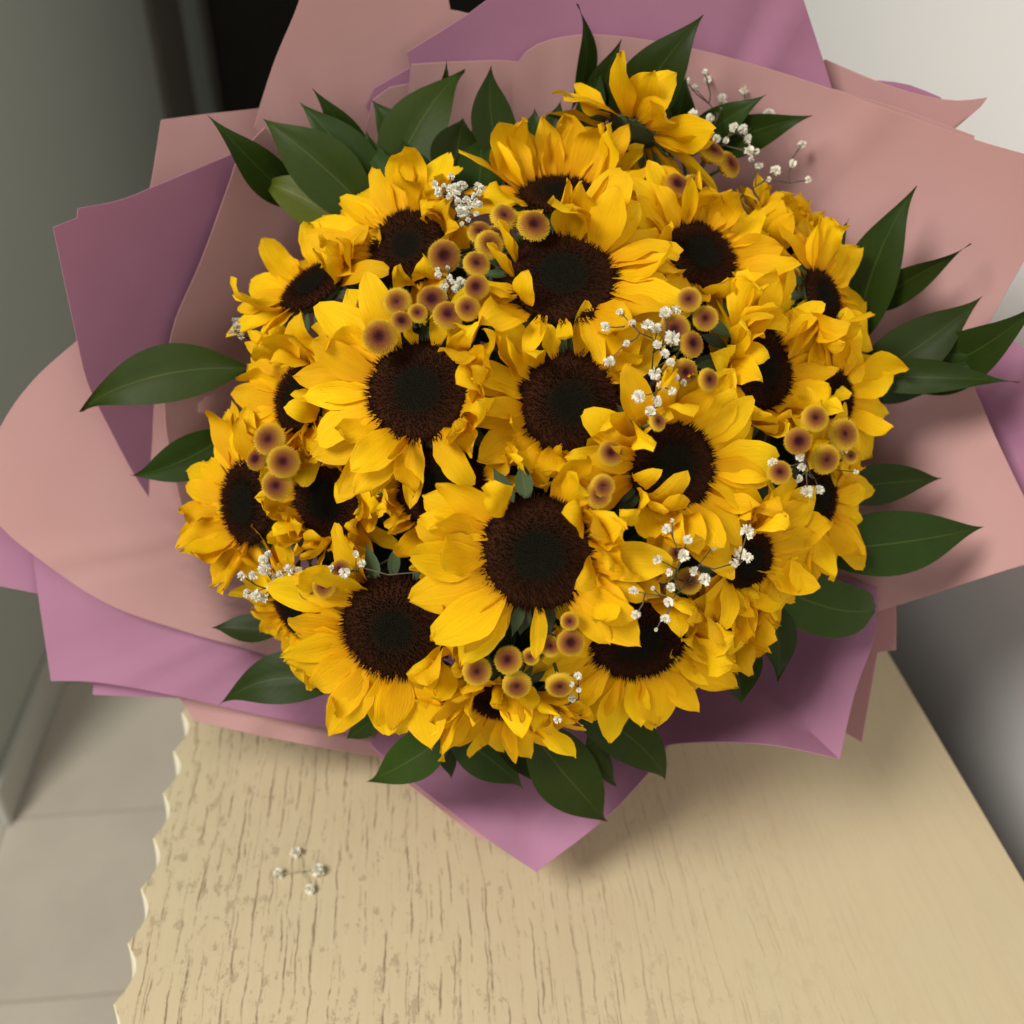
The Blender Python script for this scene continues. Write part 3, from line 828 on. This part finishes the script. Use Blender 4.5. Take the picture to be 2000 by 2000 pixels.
# ------------------------------------------------------------------ broad leaves round the rim
def sprig(label, leaves, foot, seed, ext=0.12):
    """leaves: (base x, base y, tip x, tip y, width px, material, roll, options)"""
    rnd = random.Random(seed)
    fd = 0.69
    org = at(foot[0], foot[1], fd)
    t = thing('foliage_sprig', label, 'foliage', org, 'green leaf sprigs round the bouquet')
    vs, fs = [], []
    tail = [org + (BIND - org) * s for s in (0, .3, .6, .9)]
    tube(vs, fs, tail, [.002, .0022, .0024, .0026], 6)
    for lf in leaves:
        bx, by, tx, ty, w, mat, roll = lf[:7]
        op = lf[7] if len(lf) > 7 else {}
        e = op.get('ext', ext); bx += (bx - tx) * e; by += (by - ty) * e
        b = at(bx, by, op.get('bd', dome_depth(bx, by) + .036))
        tp = at(tx, ty, op.get('td', min(paper_depth(rn_of(tx, ty)) - .022, .62)))
        L = (tp - b).length
        W = w * K / F * .6 * .96
        xa = (tp - b).normalized()
        face = (CAM - b).normalized()
        za = (face - xa * face.dot(xa)).normalized()
        ya = za.cross(xa)
        M = Matrix((xa, ya, za)).transposed().to_4x4() @ Matrix.Rotation(radians(roll), 4, 'X')
        me = leaf_mesh('leaf', L * 1.02, W / max(.55, cos(radians(roll))), mat, rnd, bend=op.get('bend', rnd.uniform(.1, .4)), fold=op.get('fold', .28), blunt=op.get('blunt', False), curl=op.get('curl', rnd.uniform(.1, .6)), side=op.get('side', rnd.uniform(-.05, .05)), wav=rnd.uniform(.02, .05))
        M.translation = b - org
        link('leaf', me, None, t, M)
        q = [org + (b - org) * s for s in (0, .5, 1.0)]
        tube(vs, fs, q, [.0014, .0012, .0009], 5)
    vs = [v - org for v in vs]
    link('stem', mesh_from('stem', vs, fs), M_STEM, t)

A, B_, C_ = M_LEAF, M_LEAF_B, M_LEAF_C
sprig('leaf sprig at the upper left with four dark leaves behind small sunflowers', [
    (560, 380, 408, 225, 82, A, 10), (690, 400, 483, 221, 125, B_, -8, {'side': -.04}), (720, 370, 567, 188, 95, A, 12), (690, 300, 590, 181, 55, A, -25), (760, 420, 650, 250, 90, A, 8), (660, 420, 560, 290, 80, A, -12)], (700, 460), 1)
sprig('single olive green leaf lying against pink paper at the upper left', [(650, 435, 473, 333, 95, C_, 6, {'side': -.06})], (720, 480), 2)
sprig('leaf sprig at the top left of centre with one tall bright leaf', [
    (745, 350, 874, 124, 125, B_, -14, {'side': .06}), (815, 240, 846, 122, 40, B_, 20), (790, 310, 703, 184, 80, A, 10), (850, 350, 880, 215, 110, A, 15), (720, 380, 690, 245, 90, A, -10), (900, 380, 910, 240, 95, A, 6), (780, 380, 760, 255, 90, A, 12)], (830, 400), 3)
sprig('curved dark leaf standing alone at the top centre', [(955, 310, 931, 119, 88, A, 18, {'side': .08}), (900, 300, 935, 215, 60, A, -10), (990, 320, 1010, 205, 80, A, 10), (1030, 300, 1055, 185, 60, A, -15)], (950, 380), 4)
sprig('leaf sprig at the top with a big dark leaf behind the turned sunflower', [
    (1180, 260, 1330, 38, 125, A, 10, {'side': .07}), (1130, 230, 1168, 82, 70, A, -10), (1075, 200, 1103, 22, 34, A, 45, {'side': -.10}), (1100, 260, 1140, 130, 60, A, 15), (1260, 270, 1290, 150, 90, A, -12), (1230, 300, 1210, 120, 90, A, 8)], (1170, 330), 5)
sprig('leaf sprig behind the gypsophila at the upper right', [
    (1350, 290, 1523, 230, 78, A, 12, {'side': .07}), (1300, 270, 1436, 180, 72, A, -8), (1270, 280, 1340, 220, 80, A, 5)], (1300, 360), 6)
sprig('upright leaf with a pointed tip at the right of the bouquet', [
    (1640, 590, 1722, 357, 112, A, -12, {'side': .06}), (1520, 510, 1606, 414, 62, A, 16)], (1500, 600), 7, .32)
sprig('fan of long leaves at the right reaching past the pink paper', [
    (1660, 575, 1826, 480, 62, A, 22, {'side': .05}), (1655, 690, 1850, 556, 112, A, -6, {'side': -.05}), (1730, 690, 1950, 580, 112, A, 8, {'side': -.07}),
    (1690, 690, 1888, 663, 66, A, 15, {'side': -.06}), (1640, 705, 1924, 712, 66, A, -14), (1640, 730, 1760, 745, 70, A, 10)], (1500, 690), 8, .30)
sprig('pair of broad leaves at the right below the sunflowers', [
    (1590, 925, 1790, 905, 82, A, 10, {'side': .02}), (1570, 1030, 1873, 988, 128, A, -5, {'side': -.03})], (1450, 980), 9, .22)
sprig('blunt shiny green leaf at the lower right', [(1450, 1085, 1672, 1160, 118, B_, 8, {'blunt': True, 'side': -.07})], (1380, 1080), 10)
sprig('two dark pointed leaves hanging at the lower right over lilac paper', [
    (1375, 1190, 1396, 1332, 100, A, 12, {'td': .575, 'bd': .585, 'ext': 0}), (1440, 1120, 1473, 1284, 74, A, -22, {'side': .06, 'td': .58, 'bd': .59, 'ext': 0})], (1320, 1120), 11)
sprig('glossy leaf pair at the bottom overhanging the lilac point', [
    (1085, 1345, 1268, 1496, 98, A, 15, {'side': .10}), (1000, 1370, 1166, 1562, 128, B_, -10, {'side': -.03}), (1120, 1380, 1161, 1492, 45, A, 20)], (1060, 1280), 12)
sprig('dark leaves at the bottom under the drooping sunflower', [
    (850, 1390, 990, 1498, 88, A, 12, {'side': .06}), (930, 1370, 1021, 1486, 60, A, -12), (830, 1385, 851, 1476, 40, A, 8), (870, 1340, 940, 1200, 100, A, 8, {'td': .63}), (990, 1340, 1030, 1190, 100, A, -8, {'td': .63}), (930, 1360, 985, 1215, 90, A, 4, {'td': .64}), (925, 1262, 1040, 1165, 120, A, 5, {'td': .60, 'bd': .60, 'ext': 0})], (900, 1300), 13)
sprig('mid green leaf pointing to the lower left of the bottom point', [
    (850, 1375, 681, 1476, 90, B_, 10, {'side': .05}), (720, 1350, 648, 1402, 44, A, -8)], (800, 1290), 14)
sprig('arched dark leaf at the lower left over the lilac sheet', [(625, 1300, 404, 1327, 105, A, 8, {'side': -.12})], (700, 1250), 15)
sprig('small leaf tip peeping over the big pink sheet at the lower left', [(520, 1190, 397, 1182, 58, A, 10)], (600, 1150), 16)
sprig('large horizontal leaf at the far left with a pale midrib', [(440, 705, 134, 776, 112, B_, 6, {'side': -.08, 'bd': .60})], (560, 760), 17)
sprig('smaller leaf at the left below the large horizontal one', [(430, 815, 242, 905, 90, A, -12, {'side': .05})], (540, 860), 18)

# ------------------------------------------------------------------ button chrysanthemums
def button_mesh(seed):
    rnd = random.Random(seed)
    verts, faces = [], []
    na, nr = 24, 7
    def zf(r): return .46 * sqrt(max(0, 1 - (r * .98) ** 2)) + .30 * r * r * (1 - r) * 2 - .12 * math.exp(-(r / .28) ** 2)
    for i in range(nr + 1):
        r = i / nr
        for k in range(na):
            a = 2 * pi * k / na
            verts.append(Vector((r * cos(a), r * sin(a), zf(r))))
    for i in range(nr):
        for k in range(na):
            faces.append((i * na + k, (i + 1) * na + k, (i + 1) * na + (k + 1) % na, i * na + (k + 1) % na))
    b = len(verts)
    for k in range(na):
        a = 2 * pi * k / na
        verts.append(Vector((.55 * cos(a), .55 * sin(a), -.45)))
    for k in range(na):
        faces.append((nr * na + k, b + k, b + (k + 1) % na, nr * na + (k + 1) % na))
    N = 300
    for i in range(N):
        r = sqrt((i + .5) / N)
        if r < .26: continue
        a = i * 2.39996
        tl = r * 1.1 + rnd.uniform(-.15, .15)
        d = Vector((cos(a) * sin(tl), sin(a) * sin(tl), cos(tl)))
        cone_spike(verts, faces, Vector((r * cos(a), r * sin(a), zf(r) - .04)), d, .050, rnd.uniform(.11, .20), 4)
    for i in range(56):
        a = 2 * pi * i / 56 + rnd.uniform(-.03, .03)
        d = Vector((cos(a), sin(a), rnd.uniform(-.5, .6)))
        cone_spike(verts, faces, Vector((.94 * cos(a), .94 * sin(a), rnd.uniform(-.1, .08))), d, .060, rnd.uniform(.11, .19), 4)
    me = mesh_from('blossom', verts, faces, False)
    me.materials.append(M_BUTTON)
    return me
def centre_mesh(seed):
    rnd = random.Random(seed)
    verts, faces = [], []
    for i in range(40):
        r = .34 * sqrt((i + .5) / 40); a = i * 2.39996
        z = .19 + .10 * (r / .34)
        cone_spike(verts, faces, Vector((r * cos(a), r * sin(a), z - .03)), Vector((cos(a) * r, sin(a) * r, 1)), .05, rnd.uniform(.05, .09), 4)
    me = mesh_from('flower_centre', verts, faces, False)
    me.materials.append(M_BUTTON)
    return me
BUTTONS = [button_mesh(s) for s in range(4)]
CENTRES = [centre_mesh(s) for s in range(3)]

def spray(label, blooms, doff, seed):
    rnd = random.Random(seed)
    cx = sum(b[0] for b in blooms) / len(blooms); cy = sum(b[1] for b in blooms) / len(blooms)
    org = at(cx, cy, dome_depth(cx, cy) + doff + .075)
    t = thing('chrysanthemum_spray', label, 'chrysanthemum', org, 'button chrysanthemum sprays in the bouquet')
    vs, fs = [], []
    for bl in blooms:
        bx, by, r = bl[:3]
        tilt = bl[3] if len(bl) > 3 else (rnd.uniform(-.3, .3), rnd.uniform(-.2, .35))
        d = dome_depth(bx, by) + doff + rnd.uniform(-.006, .008) + (bl[4] if len(bl) > 4 else 0)
        d -= .012
        pos = at(bx, by, d)
        zc = cdir(tilt[0], tilt[1], 1)
        q = zc.to_track_quat('Z', 'Y').to_matrix().to_4x4()
        R = r * K / F * d * .97
        m = Matrix.Translation(pos - org) @ q @ Matrix.Rotation(rnd.uniform(0, 6), 4, 'Z') @ Matrix.Scale(R, 4)
        o = link('blossom', rnd.choice(BUTTONS), None, t, m)
        link('flower_centre', rnd.choice(CENTRES), None, o)
        a = pos - org; m0 = a - zc * .03
        line = [a - zc * R * .4, (a - zc * R * .4) * .3 + m0 * .5, m0 * .45, Vector((0, 0, 0))]
        tube(vs, fs, line, [.0010, .0010, .0012, .0014], 5)
    tail = [(BIND - org) * s for s in (0, .35, .7, .98)]
    tube(vs, fs, tail, [.0018] * 4, 6)
    link('stem', mesh_from('stem', vs, fs), M_STEM, t)

spray('cluster of eight button chrysanthemums above the left of centre sunflower', [(692, 586, 31), (750, 571, 28), (815, 568, 29), (757, 608, 21), (845, 597, 29), (882, 582, 25), (717, 636, 33, (.0, -.1), -.008), (788, 592, 19)], -.026, 1)
spray('column of button chrysanthemums between the two upper sunflowers', [(950, 411, 27), (1006, 428, 31), (905, 441, 24), (922, 463, 28), (898, 500, 26), (900, 542, 24), (838, 484, 31), (938, 447, 24)], -.026, 2)
spray('four button chrysanthemums at the left between narrow sunflowers', [(510, 830, 31), (486, 868, 21), (535, 872, 31), (524, 915, 30)], -.034, 3)
spray('small button chrysanthemums beside gypsophila at the lower left', [(612, 1106, 23), (643, 1076, 21), (580, 1116, 17)], -.024, 4)
spray('button chrysanthemums in the gap below the centre sunflower', [(1152, 856, 25), (1136, 918, 24), (1128, 934, 26), (1114, 970, 18)], -.018, 5)
spray('single button chrysanthemum on the rim of the right centre sunflower', [(1238, 796, 19, (.6, .2))], -.034, 6)
spray('button chrysanthemums around the gypsophila right of the centre', [(1272, 622, 30), (1302, 650, 26, (.5, .1)), (1300, 566, 24), (1331, 601, 24), (1290, 702, 26), (1334, 717, 22, (.5, 0))], -.032, 7)
spray('button chrysanthemums seen edge on below the topmost sunflower', [(1340, 290, 28, (.5, .7)), (1372, 312, 26, (.8, .3)), (1275, 352, 26, (.3, .3)), (1312, 358, 30, (.5, .5))], -.014, 8)
spray('button chrysanthemums at the right edge over the pink paper', [(1588, 820, 32, (.3, .1)), (1555, 866, 29), (1536, 790, 26), (1505, 832, 26), (1470, 892, 23), (1602, 862, 16)], -.026, 9)
spray('button chrysanthemums at the bottom below the front sunflower', [(900, 1266, 28), (975, 1290, 28, (0, -.4)), (960, 1246, 27), (1076, 1211, 26), (1056, 1290, 27, (0, -.5)), (1038, 1220, 21), (1002, 1238, 17), (1075, 1172, 18)], -.030, 10)
spray('shaded button chrysanthemums behind the lower right gypsophila', [(1332, 1012, 19), (1250, 1075, 25), (1300, 1096, 26), (1275, 1045, 20)], -.014, 11)
spray('lone button chrysanthemum in the gap behind the right hand sunflowers', [(1490, 522, 21, (.3, -.2)), (1520, 545, 15)], -.004, 12)

# ------------------------------------------------------------------ gypsophila
def gyp_mesh(seed, mat, n=34):
    rnd = random.Random(seed)
    verts, faces = [], []
    for i in range(n):
        z = 1 - 1.55 * (i + .5) / n; rr = sqrt(max(0, 1 - z * z)); a = i * 2.39996
        d = Vector((rr * cos(a), rr * sin(a), z))
        d = (d + Vector((rnd.uniform(-.3, .3), rnd.uniform(-.3, .3), rnd.uniform(-.3, .3)))).normalized()
        s = d.orthogonal().normalized(); s.rotate(Matrix.Rotation(rnd.uniform(0, 6), 3, d)); c = d.cross(s)
        b = len(verts)
        L = rnd.uniform(.72, 1.0); w = rnd.uniform(.30, .44)
        verts += [d * .12, d * .6 * L + s * w * .8 + c * rnd.uniform(-.1, .1), d * L + s * w * .7 + c * rnd.uniform(-.2, .2), d * L * .9 + c * rnd.uniform(-.15, .15), d * L - s * w * .7 + c * rnd.uniform(-.2, .2), d * .6 * L - s * w * .8]
        faces += [(b, b + 1, b + 3), (b + 1, b + 2, b + 3), (b, b + 3, b + 5), (b + 3, b + 4, b + 5)]
    me = mesh_from('blossom', verts, faces, True)
    me.materials.append(mat)
    return me
GYP = [gyp_mesh(s, M_GYP) for s in range(5)]
GYPO = [gyp_mesh(s + 20, M_GYP_OLD, 12) for s in range(3)]

def gyp(label, blooms, doff, foot, seed, meshes=None, plane=False, name='gypsophila_sprig', group='gypsophila sprigs in the bouquet'):
    rnd = random.Random(seed)
    meshes = meshes or GYP
    if plane: org = on_plane(foot[0], foot[1], TABLE_Z + .004)
    else: org = at(foot[0], foot[1], dome_depth(*foot) + doff + .03)
    t = thing(name, label, 'gypsophila', org, group)
    vs, fs = [], []
    nodes = [Vector((0, 0, 0))]
    pts = []
    for bl in blooms:
        bx, by = bl[:2]; r = bl[2] if len(bl) > 2 else 8.5
        if plane: pos = on_plane(bx, by, TABLE_Z + r * K / F * .62)
        else: pos = at(bx, by, dome_depth(bx, by) + doff + rnd.uniform(-.008, .006))
        d = (pos - CAM).length
        pts.append((pos - org, r * K / F * d * 1.16))
    pts.sort(key=lambda q: q[0].length)
    for a, R in pts:
        m = Matrix.Translation(a) @ Matrix.Rotation(rnd.uniform(0, 6), 4, Vector((rnd.uniform(-1, 1), rnd.uniform(-1, 1), rnd.uniform(-1, 1))).normalized()) @ Matrix.Scale(R * rnd.uniform(.92, 1.08), 4)
        link('blossom', rnd.choice(meshes), None, t, m)
        base = min(nodes, key=lambda nd: (nd - a).length + .45 * nd.length)
        mid = (base + a) * .5 + Vector((rnd.uniform(-1, 1), rnd.uniform(-1, 1), rnd.uniform(-1, .3))) * .12 * (a - base).length
        if plane: mid.z = max(mid.z, -.002)
        tube(vs, fs, [base, mid, a], [.00042, .00036, .0003], 4)
        nodes.append(mid)
    if not plane:
        tail = [(BIND - org) * s for s in (0, .35, .7, .98)]
        tube(vs, fs, tail, [.0008] * 4, 5)
    link('stem', mesh_from('stem', vs, fs), M_PALE if plane else M_TWIG, t)

def tuft(cx, cy, sx, sy, n, r, seed):
    rnd = random.Random(seed)
    return [(cx + rnd.gauss(0, 1) * sx * .5, cy + rnd.gauss(0, 1) * sy * .5, r * rnd.uniform(.75, 1.25)) for _ in range(n)]

gyp('airy gypsophila spray at the upper right in front of a dark leaf', [(1293, 152, 7), (1310, 166, 6), (1335, 150, 7), (1330, 136, 5), (1405, 170, 8), (1363, 186, 8), (1392, 205, 12), (1410, 197, 9), (1451, 216, 10), (1308, 216, 9), (1340, 222, 7), (1290, 240, 9), (1362, 205, 6), (1385, 240, 8), (1402, 244, 9), (1425, 233, 8), (1330, 258, 8), (1352, 262, 8), (1411, 262, 8), (1413, 283, 9), (1427, 286, 6), (1370, 265, 6), (1318, 240, 7)], -.035, (1340, 290), 1)
gyp('sparse gypsophila twig against the pink paper at the upper right', [(1513, 273, 7), (1496, 308, 7), (1463, 322, 9), (1525, 339, 6), (1418, 300, 6), (1432, 312, 7), (1450, 338, 5)], -.03, (1400, 370), 2)
gyp('dense gypsophila tuft above the upper left sunflower disc', tuft(862, 362, 44, 26, 22, 6.5, 3) + tuft(880, 398, 28, 28, 18, 6, 4), -.040, (850, 400), 3)
gyp('small gypsophila tuft beside the button chrysanthemum cluster', tuft(845, 540, 30, 36, 22, 6, 5), -.026, (850, 570), 4)
gyp('little gypsophila bit at the left edge of the flowers', tuft(446, 624, 12, 22, 10, 6, 6), -.02, (470, 640), 5, GYPO)
gyp('long gypsophila spray right of the centre sunflower', [(1142, 616, 9), (1170, 589, 8), (1193, 610, 7), (1222, 614, 11), (1255, 590, 11), (1273, 588, 11), (1268, 638, 14), (1302, 650, 9), (1240, 650, 8), (1236, 704, 13), (1265, 684, 9), (1290, 722, 7), (1206, 748, 12), (1240, 757, 11), (1227, 776, 11), (1150, 682, 11), (1182, 648, 7), (1254, 668, 9), (1250, 728, 10), (1268, 738, 8), (1240, 620, 9), (1275, 712, 8)], -.042, (1230, 700), 6)
gyp('gypsophila sprig by the chrysanthemums at the right edge', [(1458, 873, 9), (1510, 862, 9), (1513, 882, 8), (1523, 928, 11), (1546, 924, 9), (1507, 903, 8), (1607, 826, 7), (1592, 850, 8), (1615, 890, 5), (1508, 850, 7)], -.036, (1520, 880), 7)
gyp('gypsophila spray across the lower right sunflowers', [(1410, 1003, 14), (1397, 1044, 12), (1410, 1052, 10), (1386, 1062, 9), (1258, 998, 9), (1298, 1018, 9), (1346, 1030, 8), (1290, 1048, 12), (1241, 1056, 9), (1262, 1080, 8), (1266, 1108, 9), (1310, 1078, 10), (1330, 1093, 12), (1195, 1115, 9), (1262, 1136, 9), (1200, 1160, 9), (1255, 1168, 9), (1238, 1188, 4), (1232, 1110, 4), (1268, 982, 4)], -.048, (1270, 1090), 8)
gyp('bright gypsophila clump at the lower left', [(456, 1086, 9), (478, 1086, 10), (500, 1074, 13), (518, 1092, 9), (545, 1076, 10), (562, 1076, 8), (467, 1120, 9), (484, 1124, 11), (500, 1128, 9), (506, 1045, 7), (497, 1056, 9), (528, 1084, 8), (510, 1108, 7)], -.038, (520, 1100), 9)
gyp('three gypsophila flowers on a twig above the bottom left sunflower', [(650, 1080, 10), (683, 1063, 8), (808, 1078, 9), (672, 1045, 7), (625, 1072, 6)], -.040, (690, 1080), 10)
gyp('greyish dried gypsophila tuft below the left of centre sunflower', tuft(686, 882, 30, 26, 20, 6.5, 7), -.008, (690, 900), 11, GYPO)
gyp('few gypsophila flowers near the bottom over drooping petals', [(1090, 1275, 8), (1080, 1318, 8), (1052, 1357, 8), (1078, 1290, 6), (1092, 1302, 5)], -.036, (1080, 1310), 12)
gyp('fallen gypsophila twig with four buds lying on the table', [(557, 1608, 9.5), (525, 1648, 10), (600, 1642, 12), (585, 1678, 9)], 0, (565, 1642), 13, None, True, 'fallen_gypsophila_twig', None)
